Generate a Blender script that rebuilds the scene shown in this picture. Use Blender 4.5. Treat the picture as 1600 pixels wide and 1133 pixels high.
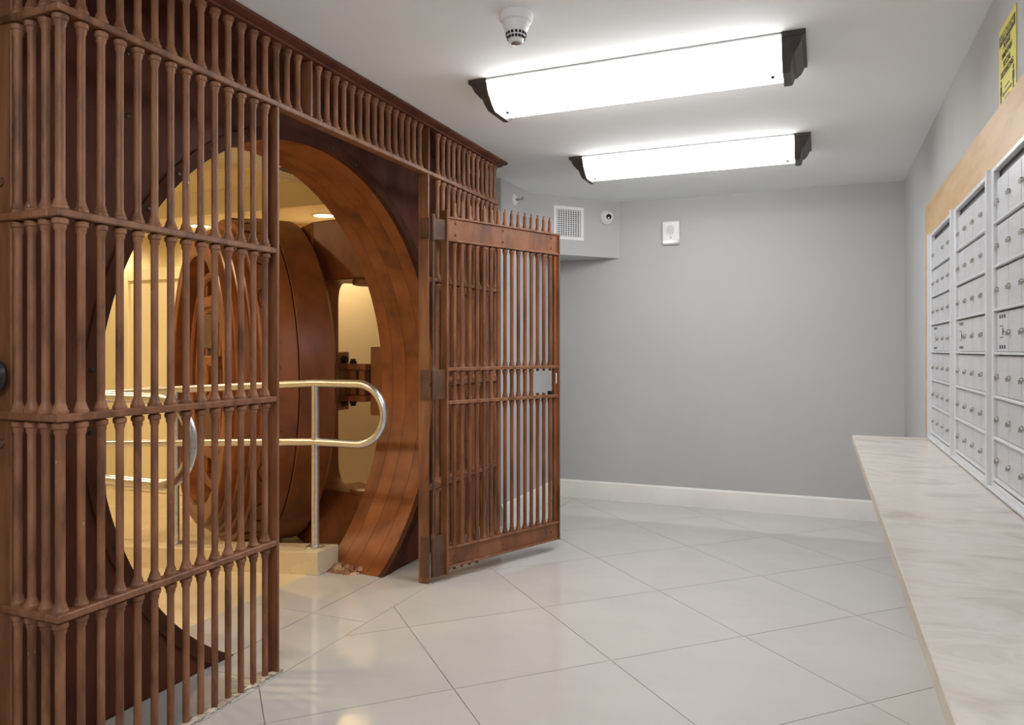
import bpy, bmesh, math, random
from math import sin, cos, pi, radians
from mathutils import Vector, Matrix
random.seed(7)
SC = bpy.context.scene
COL = SC.collection
for o in list(bpy.data.objects):
    bpy.data.objects.remove(o)

# ------------------------------------------------------------------ camera, world, exposure
CEIL = 2.268
cam = bpy.data.cameras.new('camera')
cam.sensor_fit = 'HORIZONTAL'
cam.sensor_width = 36.0
cam.lens = 1160.0 / 1600.0 * 36.0
cam.shift_y = (546.4 - 566.5) / 1600.0
cam.clip_start = 0.02
camo = bpy.data.objects.new('camera', cam)
COL.objects.link(camo)
camo.location = (0, 0, 1.15)
camo.rotation_euler = (pi / 2, 0, radians(22.63))
SC.camera = camo
SC.view_settings.view_transform = 'Standard'
SC.view_settings.look = 'None'
SC.view_settings.exposure = 0.0
SC.view_settings.gamma = 1.0
SC.view_settings.use_curve_mapping = False
w = bpy.data.worlds.new('world')
SC.world = w
w.use_nodes = True
w.node_tree.nodes['Background'].inputs[0].default_value = (0.5, 0.5, 0.5, 1)
w.node_tree.nodes['Background'].inputs[1].default_value = 0.02
FIX_E = 15.0          # radiance of the fluorescent diffusers
DOWN_W = 46.0         # watts of each warm downlight


def spot(name, loc, power, color, size=0.07, angle=150, blend=0.6):
    l = bpy.data.lights.new(name, 'SPOT')
    l.energy = power
    l.color = color
    l.shadow_soft_size = size
    l.spot_size = radians(angle)
    l.spot_blend = blend
    o = bpy.data.objects.new(name, l)
    COL.objects.link(o)
    o.location = loc
    return o


# ------------------------------------------------------------------ helpers
def srgb(r, g, b):
    def f(c):
        c /= 255.0
        return c / 12.92 if c <= 0.04045 else ((c + 0.055) / 1.055) ** 2.4
    return (f(r), f(g), f(b), 1)


class MB:
    """collects simple shapes; build() links them as ONE mesh object"""
    def __init__(self):
        self.v = []
        self.f = []

    def add(self, vs, fs):
        n = len(self.v)
        self.v += [tuple(p) for p in vs]
        self.f += [tuple(i + n for i in q) for q in fs]
        return self

    def box(self, x0, x1, y0, y1, z0, z1):
        vs = [(x, y, z) for x in (x0, x1) for y in (y0, y1) for z in (z0, z1)]
        return self.add(vs, [(0, 1, 3, 2), (4, 6, 7, 5), (0, 4, 5, 1), (2, 3, 7, 6), (0, 2, 6, 4), (1, 5, 7, 3)])

    def obox(self, c, ax, ay, az):
        """box from centre and three half-axis vectors"""
        c, ax, ay, az = Vector(c), Vector(ax), Vector(ay), Vector(az)
        vs = [c + ax * i + ay * j + az * k for i in (-1, 1) for j in (-1, 1) for k in (-1, 1)]
        return self.add(vs, [(0, 1, 3, 2), (4, 6, 7, 5), (0, 4, 5, 1), (2, 3, 7, 6), (0, 2, 6, 4), (1, 5, 7, 3)])

    def prism(self, poly, fn0, fn1):
        """poly: list of 2-D points (ccw); fn0/fn1 map a 2-D point to 3-D on each end"""
        n = len(poly)
        vs = [fn0(p) for p in poly] + [fn1(p) for p in poly]
        fs = [tuple(range(n))[::-1], tuple(range(n, 2 * n))]
        fs += [(i, (i + 1) % n, n + (i + 1) % n, n + i) for i in range(n)]
        return self.add(vs, fs)

    def lathe(self, prof, seg=16, mat=None, cap=True):
        """prof: (r, z) going up; about local Z, then transformed by mat"""
        vs, fs = [], []
        for r, z in prof:
            for k in range(seg):
                a = 2 * pi * k / seg
                vs.append(Vector((r * cos(a), r * sin(a), z)))
        for i in range(len(prof) - 1):
            for k in range(seg):
                k2 = (k + 1) % seg
                fs.append((i * seg + k, i * seg + k2, (i + 1) * seg + k2, (i + 1) * seg + k))
        if cap:
            fs.append(tuple(range(seg))[::-1])
            m = (len(prof) - 1) * seg
            fs.append(tuple(range(m, m + seg)))
        if mat is not None:
            vs = [mat @ p for p in vs]
        return self.add(vs, fs)

    def tube(self, pts, r, seg=12, cap=True):
        pts = [Vector(p) for p in pts]
        n = len(pts)
        up = None
        vs, fs = [], []
        for i, p in enumerate(pts):
            d = (pts[min(i + 1, n - 1)] - pts[max(i - 1, 0)]).normalized()
            if up is None:
                up = Vector((0, 0, 1)) if abs(d.z) < 0.9 else Vector((1, 0, 0))
            a = d.cross(up).normalized()
            up = a.cross(d).normalized()
            for k in range(seg):
                t = 2 * pi * k / seg
                vs.append(p + (a * cos(t) + up * sin(t)) * r)
        for i in range(n - 1):
            for k in range(seg):
                k2 = (k + 1) % seg
                fs.append((i * seg + k, i * seg + k2, (i + 1) * seg + k2, (i + 1) * seg + k))
        if cap:
            fs.append(tuple(range(seg))[::-1])
            fs.append(tuple(range((n - 1) * seg, n * seg)))
        return self.add(vs, fs)

    def mesh(self, name, mat, smooth=35, bevel=0.0):
        me = bpy.data.meshes.new(name)
        me.from_pydata(self.v, [], self.f)
        bm = bmesh.new()
        bm.from_mesh(me)
        bmesh.ops.recalc_face_normals(bm, faces=bm.faces)
        if bevel:
            es = [e for e in bm.edges if len(e.link_faces) == 2 and e.calc_face_angle() > 0.9]
            bmesh.ops.bevel(bm, geom=es, offset=bevel, segments=1, affect='EDGES', profile=0.5)
        bm.to_mesh(me)
        bm.free()
        me.materials.append(mat)
        if smooth:
            me.shade_smooth()
            me.set_sharp_from_angle(angle=radians(smooth))
        return me

    def build(self, name, mat, parent=None, smooth=35, bevel=0.0):
        return link(name, self.mesh(name, mat, smooth, bevel), parent)


def link(name, me, parent=None, loc=None):
    o = bpy.data.objects.new(name, me)
    COL.objects.link(o)
    if parent is not None:
        o.parent = parent
    if loc is not None:
        o.location = loc
    return o


def thing(name, label, cat, loc=(0, 0, 0), rz=0.0, group=None):
    o = bpy.data.objects.new(name, None)
    COL.objects.link(o)
    o.location = loc
    o.rotation_euler = (0, 0, rz)
    o.empty_display_size = 0.1
    return tag(o, label, cat, group)


def tag(o, label, cat, group=None):
    o['label'] = label
    o['category'] = cat
    if group:
        o['group'] = group
    return o


def struct(o, label=None):
    o['kind'] = 'structure'
    if label:
        o['label'] = label
    return o


# ------------------------------------------------------------------ materials
def newmat(name):
    m = bpy.data.materials.new(name)
    m.use_nodes = True
    nt = m.node_tree
    return m, nt, nt.nodes, nt.links, nt.nodes['Principled BSDF']


def noise_mat(name, cols, scale=(1, 1, 1), nscale=5.0, detail=6, rough=(0.5, 0.6), bump=0.0, bscale=60.0,
              metallic=0.0, spec=0.5, pos=None, speck=None, rand=True, distort=0.0, coat=0.0):
    """principled material, colour from stretched noise in object space; optional pale chips"""
    m, nt, N, L, P = newmat(name)
    tc = N.new('ShaderNodeTexCoord')
    mp = N.new('ShaderNodeMapping')
    mp.inputs['Scale'].default_value = scale
    L.new(tc.outputs['Object'], mp.inputs['Vector'])
    vec = mp.outputs['Vector']
    if rand:
        oi = N.new('ShaderNodeObjectInfo')
        ml = N.new('ShaderNodeMath'); ml.operation = 'MULTIPLY'; ml.inputs[1].default_value = 37.0
        L.new(oi.outputs['Random'], ml.inputs[0])
        va = N.new('ShaderNodeVectorMath'); va.operation = 'ADD'
        L.new(vec, va.inputs[0]); L.new(ml.outputs[0], va.inputs[1])
        vec = va.outputs[0]
    nz = N.new('ShaderNodeTexNoise')
    nz.inputs['Scale'].default_value = nscale
    nz.inputs['Detail'].default_value = detail
    nz.inputs['Roughness'].default_value = 0.6
    nz.inputs['Distortion'].default_value = distort
    L.new(vec, nz.inputs['Vector'])
    rp = N.new('ShaderNodeValToRGB')
    el = rp.color_ramp.elements
    n = len(cols)
    pos = pos or [0.3 + 0.4 * i / (n - 1) for i in range(n)]
    el[0].position = pos[0]; el[0].color = cols[0]
    el[1].position = pos[1]; el[1].color = cols[1]
    for i in range(2, n):
        e = el.new(pos[i]); e.color = cols[i]
    L.new(nz.outputs['Fac'], rp.inputs['Fac'])
    out = rp.outputs['Color']
    if speck:
        col, thr, ss = speck
        n2 = N.new('ShaderNodeTexNoise'); n2.inputs['Scale'].default_value = ss; n2.inputs['Detail'].default_value = 3
        L.new(vec, n2.inputs['Vector'])
        r2 = N.new('ShaderNodeValToRGB')
        r2.color_ramp.elements[0].position = thr; r2.color_ramp.elements[1].position = thr + 0.03
        L.new(n2.outputs['Fac'], r2.inputs['Fac'])
        mx = N.new('ShaderNodeMix'); mx.data_type = 'RGBA'
        L.new(r2.outputs['Color'], mx.inputs['Factor'])
        L.new(out, mx.inputs['A']); mx.inputs['B'].default_value = col
        out = mx.outputs['Result']
    L.new(out, P.inputs['Base Color'])
    mr = N.new('ShaderNodeMapRange')
    mr.inputs['To Min'].default_value = rough[0]; mr.inputs['To Max'].default_value = rough[1]
    L.new(nz.outputs['Fac'], mr.inputs['Value'])
    L.new(mr.outputs['Result'], P.inputs['Roughness'])
    P.inputs['Metallic'].default_value = metallic
    P.inputs['Specular IOR Level'].default_value = spec
    if coat:
        P.inputs['Coat Weight'].default_value = coat
        P.inputs['Coat Roughness'].default_value = 0.03
    if bump:
        n3 = N.new('ShaderNodeTexNoise'); n3.inputs['Scale'].default_value = bscale; n3.inputs['Detail'].default_value = 4
        L.new(vec, n3.inputs['Vector'])
        bp = N.new('ShaderNodeBump'); bp.inputs['Strength'].default_value = bump; bp.inputs['Distance'].default_value = 0.004
        L.new(n3.outputs['Fac'], bp.inputs['Height'])
        L.new(bp.outputs['Normal'], P.inputs['Normal'])
    return m


def flat_mat(name, col, rough=0.5, metallic=0.0, emit=None, spec=0.5):
    m = noise_mat(name, [tuple(c * 0.96 for c in col[:3]) + (1,), tuple(min(1, c * 1.04) for c in col[:3]) + (1,)],
                  nscale=9, detail=3, rough=(rough * 0.9, min(1, rough * 1.1)), metallic=metallic, spec=spec)
    if emit:
        P = m.node_tree.nodes['Principled BSDF']
        P.inputs['Emission Color'].default_value = emit[0]
        P.inputs['Emission Strength'].default_value = emit[1]
    return m


M = {}
M['bar'] = noise_mat('brown_bar_paint', [srgb(84, 52, 34), srgb(136, 89, 60), srgb(160, 112, 82)], scale=(3, 3, 0.8), nscale=6,
                     rough=(0.42, 0.62), bump=0.12, bscale=70, speck=(srgb(214, 196, 180), 0.74, 34))
M['post'] = noise_mat('brown_post_paint', [srgb(86, 52, 33), srgb(128, 82, 54), srgb(150, 102, 72)], scale=(4, 4, 0.5), nscale=5,
                      rough=(0.38, 0.55), bump=0.08, bscale=60, speck=(srgb(196, 176, 158), 0.78, 30))
M['gate'] = noise_mat('gate_paint', [srgb(82, 46, 26), srgb(124, 74, 44), srgb(146, 94, 60)], scale=(2, 2, 0.7), nscale=5,
                      rough=(0.36, 0.52), bump=0.08, bscale=60)
M['plate'] = noise_mat('dark_plate_paint', [srgb(66, 34, 23), srgb(92, 50, 34), srgb(108, 63, 45)], scale=(2.5, 2.5, 0.6), nscale=3, spec=0.22,
                       rough=(0.5, 0.72), bump=0.1, bscale=45, speck=(srgb(150, 116, 100), 0.77, 24))
M['ring'] = noise_mat('dark_ring_paint', [srgb(66, 38, 25), srgb(92, 55, 38)], nscale=5, spec=0.12, rough=(0.6, 0.75), bump=0.08)
M['bore'] = noise_mat('bore_warm_lit', [srgb(100, 52, 24), srgb(142, 82, 42), srgb(162, 98, 54)], scale=(2, 2, 2), nscale=2.2,
                      rough=(0.36, 0.52), bump=0.05, bscale=30)  # extra orange is the lobby's warm light put into the colour
M['door'] = noise_mat('vault_door_paint', [srgb(92, 49, 25), srgb(130, 76, 42), srgb(148, 92, 56)], scale=(2, 2, 1), nscale=2.0,
                      rough=(0.3, 0.46), bump=0.05, bscale=30, speck=(srgb(176, 130, 98), 0.77, 14))
M['mech'] = noise_mat('mechanism_paint', [srgb(104, 56, 28), srgb(150, 86, 46)], nscale=5, rough=(0.3, 0.5))
M['recess'] = noise_mat('recess_shade_brown', [srgb(46, 27, 19), srgb(66, 39, 27)], nscale=5, rough=(0.5, 0.65), spec=0.3)  # darkened brown: the shade inside the door recess is in the colour
M['iron'] = noise_mat('dark_iron', [srgb(72, 48, 35), srgb(108, 76, 56)], nscale=14, rough=(0.4, 0.6), bump=0.1)
M['black'] = flat_mat('black_enamel', srgb(26, 24, 24), 0.35)
M['steel'] = noise_mat('brushed_steel', [srgb(206, 206, 208), srgb(226, 226, 226)], scale=(1, 1, 8), nscale=6, rough=(0.24, 0.34), metallic=0.9)
M['wall'] = noise_mat('grey_wall_paint', [srgb(187, 187, 187), srgb(192, 192, 192)], nscale=1.2, rough=(0.75, 0.85), bump=0.04, bscale=120, spec=0.25)
M['ceil'] = noise_mat('ceiling_paint', [srgb(234, 238, 241), srgb(238, 242, 245)], nscale=1.2, rough=(0.8, 0.9), bump=0.03, bscale=120, spec=0.2)
M['white'] = noise_mat('white_trim_paint', [srgb(232, 231, 226), srgb(240, 239, 235)], nscale=4, rough=(0.35, 0.5))
M['plastic'] = flat_mat('white_plastic', srgb(236, 236, 238), 0.4)
M['tile'] = noise_mat('porcelain_tile', [srgb(196, 194, 191), srgb(200, 198, 195), srgb(203, 201, 198)], scale=(1, 1.6, 1), nscale=2.4, rough=(0.05, 0.09), spec=0.5, coat=0.25)
M['grout'] = noise_mat('grout', [srgb(120, 116, 112), srgb(140, 136, 130)], nscale=30, rough=(0.8, 0.9))
M['mortar'] = noise_mat('crumbled_mortar', [srgb(150, 132, 112), srgb(222, 214, 202)], nscale=24, rough=(0.85, 0.95), bump=0.5, bscale=80)
M['rubble'] = noise_mat('broken_concrete', [srgb(110, 72, 50), srgb(160, 118, 90), srgb(205, 178, 152)], nscale=16, rough=(0.8, 0.95), bump=0.5, bscale=60)
M['marble'] = noise_mat('cream_marble', [srgb(193, 185, 174), srgb(207, 201, 192), srgb(214, 209, 202), srgb(200, 192, 181)], scale=(1.9, 3.6, 3), nscale=2.8, detail=10,
                        rough=(0.14, 0.24), distort=0.7, pos=[0.3, 0.45, 0.56, 0.72], rand=False)
M['marble_edge'] = noise_mat('marble_edge', [srgb(196, 184, 164), srgb(212, 202, 184)], scale=(1, 3, 1), nscale=3, rough=(0.3, 0.4))
M['alu'] = noise_mat('anodised_aluminium', [srgb(200, 202, 207), srgb(210, 212, 217)], scale=(1, 1, 5), nscale=8, rough=(0.34, 0.44), metallic=0.25)
M['alu_frame'] = noise_mat('aluminium_frame', [srgb(218, 220, 224), srgb(228, 230, 234)], scale=(6, 6, 0.5), nscale=6, rough=(0.3, 0.4), metallic=0.3)
M['cabinet'] = flat_mat('cabinet_grey', srgb(98, 100, 104), 0.5)
M['chrome'] = flat_mat('lock_chrome', srgb(176, 172, 168), 0.25, metallic=0.9)
M['dark'] = flat_mat('dark_recess', srgb(40, 40, 42), 0.7)
M['maple'] = noise_mat('maple_veneer', [srgb(190, 154, 106), srgb(207, 173, 127), srgb(214, 184, 142)], scale=(1, 1.2, 7), nscale=2.5, rough=(0.4, 0.5), distort=0.6)
M['bronze'] = noise_mat('oil_rubbed_bronze', [srgb(44, 38, 36), srgb(70, 60, 54), srgb(120, 84, 58)], nscale=7, rough=(0.35, 0.5), pos=[0.35, 0.6, 0.8])
M['diffuser'] = flat_mat('lit_acrylic', (0.9, 0.9, 0.92, 1), 0.3, emit=((1.0, 0.997, 0.985, 1), FIX_E))
M['yellow'] = flat_mat('yellow_sign', srgb(228, 216, 92), 0.5)
M['ink'] = flat_mat('black_ink', srgb(28, 28, 24), 0.6)
M['cream'] = noise_mat('cream_wall_paint', [srgb(226, 214, 178), srgb(232, 221, 188)], nscale=1.5, rough=(0.7, 0.8), spec=0.25)
M['cream_ceil'] = noise_mat('cream_ceiling_paint', [srgb(236, 226, 196), srgb(240, 232, 206)], nscale=1.5, rough=(0.75, 0.85), spec=0.25)
M['cream_trim'] = noise_mat('cream_trim_paint', [srgb(238, 226, 192), srgb(244, 234, 204)], nscale=3, rough=(0.4, 0.5))
M['ramp'] = noise_mat('ramp_tile', [srgb(212, 196, 166), srgb(224, 210, 184)], nscale=3, rough=(0.2, 0.32))
M['lamp'] = flat_mat('downlight_lens', (1, 0.9, 0.75, 1), 0.4, emit=((1.0, 0.86, 0.62, 1), 6.0))
M['lens'] = flat_mat('camera_lens', srgb(12, 12, 14), 0.08)

# ------------------------------------------------------------------ setting: room shell
XR, YB, YF = 0.507, 5.526, -2.5          # right wall, back wall, wall behind the camera
XB = -1.767                              # border line of the diagonal tiles along the cage
XP = -2.05                               # face of the vault plate
XL = -1.925                              # left wall beyond the vault
ST = lambda n, m, mb, **k: struct(mb.build(n, m, smooth=0, **k))
ST('wall_back', M['wall'], MB().box(XL - 0.2, XR + 0.1, YB, YB + 0.1, -0.02, CEIL + 0.05))
ST('wall_right', M['wall'], MB().box(XR, XR + 0.1, YF, YB, -0.02, CEIL + 0.05))
ST('wall_left', M['wall'], MB().box(XL - 0.12, XL, 4.43, YB, -0.02, CEIL + 0.05))
ST('wall_left_near', M['wall'], MB().box(XP - 0.1, XP, YF, 1.2, -0.02, CEIL + 0.05))
ST('wall_front', M['wall'], MB().box(XP - 0.1, XR + 0.1, YF - 0.1, YF, -0.02, CEIL + 0.05))
ST('ceiling', M['ceil'], MB().box(XP - 0.02, XR + 0.1, YF - 0.1, YB + 0.1, CEIL, CEIL + 0.08))
# soffit box across the far left corner, face turned 45 degrees, underside at 1.84 m
sA, sB = (XL, 4.96), (-1.418, YB)
ST('trim_1', M['wall'], MB().prism([sA, sB, (XL, YB)], lambda p: (p[0], p[1], 1.845), lambda p: (p[0], p[1], CEIL)))


def baseboard(name, p0, p1, nrm):
    """profiled skirting board from p0 to p1, nrm points into the room"""
    prof = [(0, 0), (0.016, 0), (0.016, 0.105), (0.012, 0.118), (0.012, 0.124), (0.006, 0.134), (0, 0.138)]
    f = lambda b: (lambda q: (b[0] + nrm[0] * q[0], b[1] + nrm[1] * q[0], q[1]))
    return struct(MB().prism(prof, f(p0), f(p1)).build(name, M['white'], smooth=25))


baseboard('baseboard_back', (XL, YB), (XR, YB), (0, -1))
baseboard('baseboard_left', (XL, 4.43), (XL, YB - 0.016), (1, 0))
baseboard('baseboard_right', (XR, 4.2), (XR, YB - 0.016), (-1, 0))

# ------------------------------------------------------------------ floor: base + one object per tile
floor = ST('floor', M['grout'], MB().box(-2.42, XR + 0.05, YF, YB, -0.06, -0.003))
TS = 0.6095


def clip(poly, a, b, c):
    """keep a*x+b*y<=c"""
    out = []
    for i in range(len(poly)):
        p, q = poly[i], poly[(i + 1) % len(poly)]
        dp, dq = a * p[0] + b * p[1] - c, a * q[0] + b * q[1] - c
        if dp <= 0:
            out.append(p)
        if dp * dq < 0:
            t = dp / (dp - dq)
            out.append((p[0] + t * (q[0] - p[0]), p[1] + t * (q[1] - p[1])))
    return out


def area(p):
    return 0.5 * abs(sum(p[i][0] * p[(i + 1) % len(p)][1] - p[(i + 1) % len(p)][0] * p[i][1] for i in range(len(p))))


def tile(poly, nm='tile'):
    if len(poly) < 3 or area(poly) < 0.002:
        return
    MB().prism(poly, lambda p: (p[0], p[1], -0.012), lambda p: (p[0], p[1], 0.0)).build(nm, M['tile'], floor, smooth=0)


g = 0.0016
O, U, V = Vector((-0.719, 2.677)), Vector((-cos(pi / 4), sin(pi / 4))), Vector((cos(pi / 4), sin(pi / 4)))
for i in range(-9, 8):
    for j in range(-9, 9):
        q = [O + U * (TS * a + ga) + V * (TS * b + gb) for a, b, ga, gb in
             ((i, j, g, g), (i + 1, j, -g, g), (i + 1, j + 1, -g, -g), (i, j + 1, g, -g))]
        q = [(p.x, p.y) for p in q]
        for a, b, c in ((-1, 0, -XB - g), (1, 0, XR), (0, -1, -YF), (0, 1, YB)):
            q = clip(q, a, b, c) if len(q) > 2 else q
        if len(q) > 2:
            xs = sum(p[0] for p in q) / len(q); ys = sum(p[1] for p in q) / len(q)
            if ys > 0.3:
                tile(q)
for k in range(-2, 6):                       # straight-laid border under the cage and inside the opening
    y0, y1 = 2.653 + TS * (k - 1) + g, 2.653 + TS * k - g
    y1 = min(y1, YB)
    if y1 > y0:
        x0 = XL if y0 > 4.43 else XP + 0.004
        tile([(x0, y0), (XB - g, y0), (XB - g, y1), (x0, y1)])
tile([(-2.42, 2.16), (XP - g, 2.16), (XP - g, 2.653 - g), (-2.42, 2.653 - g)])
tile([(-2.42, 2.653 + g), (XP - g, 2.653 + g), (XP - g, 3.22), (-2.42, 3.22)])
# part of the floor beyond the nearest tiles, behind the camera: one plain slab
MB().box(XB, XR, YF, 0.25, -0.012, -0.0005).build('screed', M['tile'], floor, smooth=0)

# crumbled mortar along the foot of the near grille
mb = MB()
for k in range(150):
    y = random.uniform(1.35, 2.14); x = XB - 0.012 - abs(random.gauss(0, 0.014)); s = random.uniform(0.003, 0.009)
    mb.obox((x, y, s * 0.4), (s * random.uniform(.6, 1.3), s * .4, 0), (-s * .5, s * random.uniform(.6, 1.4), 0), (s * .2, 0, s * .55))
o = mb.build('mortar_crumbs', M['mortar'], smooth=0)
tag(o, 'crumbs of pale broken mortar along the foot of the near bar grille', 'mortar')
o['kind'] = 'stuff'

# ------------------------------------------------------------------ lobby beyond the vault (cream, warm light)
LF = -0.19
ST('wall_lobby_back', M['cream'], MB().box(-8.0, -2.3, 5.15, 5.25, LF - 0.05, 2.62))
ST('wall_lobby_left', M['cream'], MB().box(-8.1, -8.0, -0.6, 5.25, LF - 0.05, 2.62))
ST('wall_lobby_front', M['cream'], MB().box(-8.0, -2.42, -0.7, -0.6, LF - 0.05, 2.62))
ST('floor_lobby', M['ramp'], MB().box(-8.0, -2.42, -0.6, 5.15, LF - 0.08, LF))
ST('ceiling_lobby', M['cream_ceil'], MB().box(-8.0, -3.1, -0.6, 4.51, 2.54, 2.62))
ST('trim_2', M['cream_ceil'], MB().box(-3.1, -2.43, -0.6, 5.15, 2.22, 2.62))           # lowered band along the vault front
ST('trim_3', M['cream_ceil'], MB().box(-8.0, -3.1, 4.51, 5.15, 2.22, 2.62))            # lowered band along the back wall
crown = [(0, 2.54), (0, 2.41), (0.012, 2.41), (0.014, 2.432), (0.03, 2.445), (0.05, 2.485), (0.075, 2.515), (0.08, 2.53), (0.1, 2.54)]
struct(MB().prism(crown, lambda q: (-8.0, 4.51 - q[0], q[1]), lambda q: (-3.1, 4.51 - q[0], q[1])).build('trim_4', M['cream_trim'], smooth=25))
struct(MB().prism(crown, lambda q: (-3.1 - q[0], -0.6, q[1]), lambda q: (-3.1 - q[0], 4.51 - q[0], q[1])).build('trim_5', M['cream_trim'], smooth=25))
baseboard('baseboard_lobby', (-5.0, 5.15), (-2.5, 5.15), (0, -1)).location.z = LF
# ramp down to the lobby floor, 1 in 12
mb = MB().prism([(-2.42, -0.001), (-2.42, LF), (-4.76, LF)], lambda q: (q[0], 2.05, q[1]), lambda q: (q[0], 3.10, q[1]))
struct(mb.build('ramp', M['ramp'], smooth=0), 'pale tiled ramp running down from the vault opening')
for nm, y0, y1, x0 in (('curb', 3.10, 3.275, -2.362), ('curb', 1.875, 2.05, -2.425)):
    mb = MB()
    f = lambda y: (lambda q: (q[0], y, q[1]))
    zb = 0.12
    mb.prism([(x0, 0.0 if x0 > -2.42 else LF), (x0, zb), (-4.76, zb - 0.19), (-4.76, LF), (-2.43, LF), (-2.43, 0.0)] if x0 > -2.42
             else [(x0, LF), (x0, zb), (-4.76, zb - 0.19), (-4.76, LF)], f(y0), f(y1))
    struct(mb.build(nm, M['ramp'], smooth=0, bevel=0.002), 'low tiled kerb carrying the handrail along the ramp')

d = ST('door_1', M['cream_trim'], MB().box(-6.08, -5.15, 5.125, 5.15, LF + 0.005, 1.80))
MB().lathe([(0.03, 0), (0.03, 0.008), (0.012, 0.012), (0.012, 0.04), (0.028, 0.05), (0.028, 0.07), (0.01, 0.078)], 16,
           Matrix.Translation((-5.21, 5.125, 0.8)) @ Matrix.Rotation(pi / 2, 4, 'X')).build('door_knob', M['chrome'], d)
for q in ((-6.2, -6.08, LF, 1.91), (-5.15, -5.03, LF, 1.91), (-6.08, -5.15, 1.80, 1.91)):
    MB().box(q[0], q[1], 5.105, 5.15, q[2], q[3]).build('casing', M['cream_trim'], d, smooth=0, bevel=0.004)

for k, (x, y) in enumerate(((-3.65, 4.875), (-4.95, 4.875), (-6.25, 4.875), (-2.76, 1.6), (-2.76, 0.2))):  # first two are visible; the rest are unseen, added to light the lobby
    wh = ('over the rear of the round vault door', 'above the left rim of the vault door', 'beyond the panelled door, unseen and added', 'above the vault opening, unseen and added', 'farther along the vault front, unseen and added')[k]
    t = thing('downlight', 'round recessed lobby downlight %s' % wh, 'ceiling light', (x, y, 2.22), group='lobby downlights')
    MB().lathe([(0.078, -0.001), (0.085, -0.009), (0.1, -0.006), (0.104, 0.0)], 32, cap=False).build('trim_ring', M['plastic'], t)
    MB().lathe([(0.078, -0.003), (0.078, -0.001)], 32).build('lens', M['lamp'], t)
    s = spot('downlight_beam', (0, 0, -0.02), DOWN_W * (0.45 if k == 2 else 1.0), (1.0, 0.78, 0.47), 0.06, 165, 0.5)
    s.parent = t
for k, (x, y) in enumerate(((-4.4, 1.0), (-6.4, 2.6), (-4.6, 3.0))):  # unseen downlights, added only to brighten the lobby
    t = thing('downlight', 'unseen downlight added in the raised lobby ceiling, %s' % ('nearest the front', 'nearest the left', 'nearest the open door')[k], 'ceiling light', (x, y, 2.54), group='added lobby downlights')
    MB().lathe([(0.078, -0.001), (0.085, -0.009), (0.1, -0.006), (0.104, 0.0)], 32, cap=False).build('trim_ring', M['plastic'], t)
    MB().lathe([(0.078, -0.003), (0.078, -0.001)], 32).build('lens', M['lamp'], t)
    s = spot('downlight_beam', (0, 0, -0.02), DOWN_W * 1.6, (1.0, 0.78, 0.47), 0.06, 165, 0.5)
    s.parent = t

t = thing('ceiling_vent', 'small slotted vent in the lowered lobby ceiling just behind the opening', 'vent', (-2.86, 3.55, 2.22))
MB().box(-0.12, 0.12, -0.09, 0.09, -0.006, 0).build('frame', M['plastic'], t, bevel=0.002)
for k in range(5):
    MB().box(-0.1, 0.1, -0.07 + k * 0.032, -0.07 + k * 0.032 + 0.016, -0.009, -0.005).build('slot', M['dark'], t, smooth=0)

# ------------------------------------------------------------------ vault portal: plate, rim ring, bore
CY, CZ, R0 = 2.69, 0.957, 1.085
vp = thing('vault_portal', 'dark brown steel vault wall plate pierced by a big round opening', 'vault doorway', (XP, CY, 0))


def hole_plate(x0, x1, y0, y1, z0, z1, r, zc, yc, seg=72):
    a0 = -math.asin(min(1, (zc - z0) / r))
    angs = [a0 + (pi - 2 * a0) * k / seg for k in range(seg + 1)]
    corners = [math.atan2(z1 - zc, y1 - yc), math.atan2(z1 - zc, y0 - yc)]
    angs = sorted(angs + corners)
    inn, outp = [], []
    for a in angs:
        cy, cz = cos(a), sin(a)
        inn.append((yc + r * cy, max(z0, zc + r * cz)))
        ts = []
        if cy > 1e-6: ts.append((y1 - yc) / cy)
        if cy < -1e-6: ts.append((y0 - yc) / cy)
        if cz > 1e-6: ts.append((z1 - zc) / cz)
        k = min(ts)
        outp.append((yc + k * cy, max(z0, zc + k * cz)))
    # the two feet reach the outer lower corners
    n = len(angs)
    vs, fs = [], []
    for x in (x0, x1):
        vs += [(x, p[0], p[1]) for p in inn] + [(x, p[0], p[1]) for p in outp]
    for i in range(n - 1):
        fs.append((i, i + 1, n + i + 1, n + i))
        b = 2 * n
        fs.append((b + i, b + n + i, b + n + i + 1, b + i + 1))
        fs.append((i, b + i, b + i + 1, i + 1))
        fs.append((n + i, n + i + 1, b + n + i + 1, b + n + i))
    for i in (0, n - 1):
        b = 2 * n
        fs.append((i, n + i, b + n + i, b + i))
    return MB().add(vs, fs)


PY0, PY1 = 1.2, 4.416
mv = Matrix.Translation((-XP, -CY, 0))
def shift(mb):
    mb.v = [(p[0] - XP, p[1] - CY, p[2]) for p in mb.v]
    return mb
shift(hole_plate(XP - 0.03, XP, PY0, PY1, 0.0, CEIL, R0 + 0.02, CZ, CY)).build('face_plate', M['plate'], vp, smooth=30)
shift(hole_plate(-2.430, -2.424, PY0 - 1.8, PY1 + 0.75, -0.1, 2.6, 1.13, CZ, CY)).build('outer_plate', M['cream'], vp, smooth=30)


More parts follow.
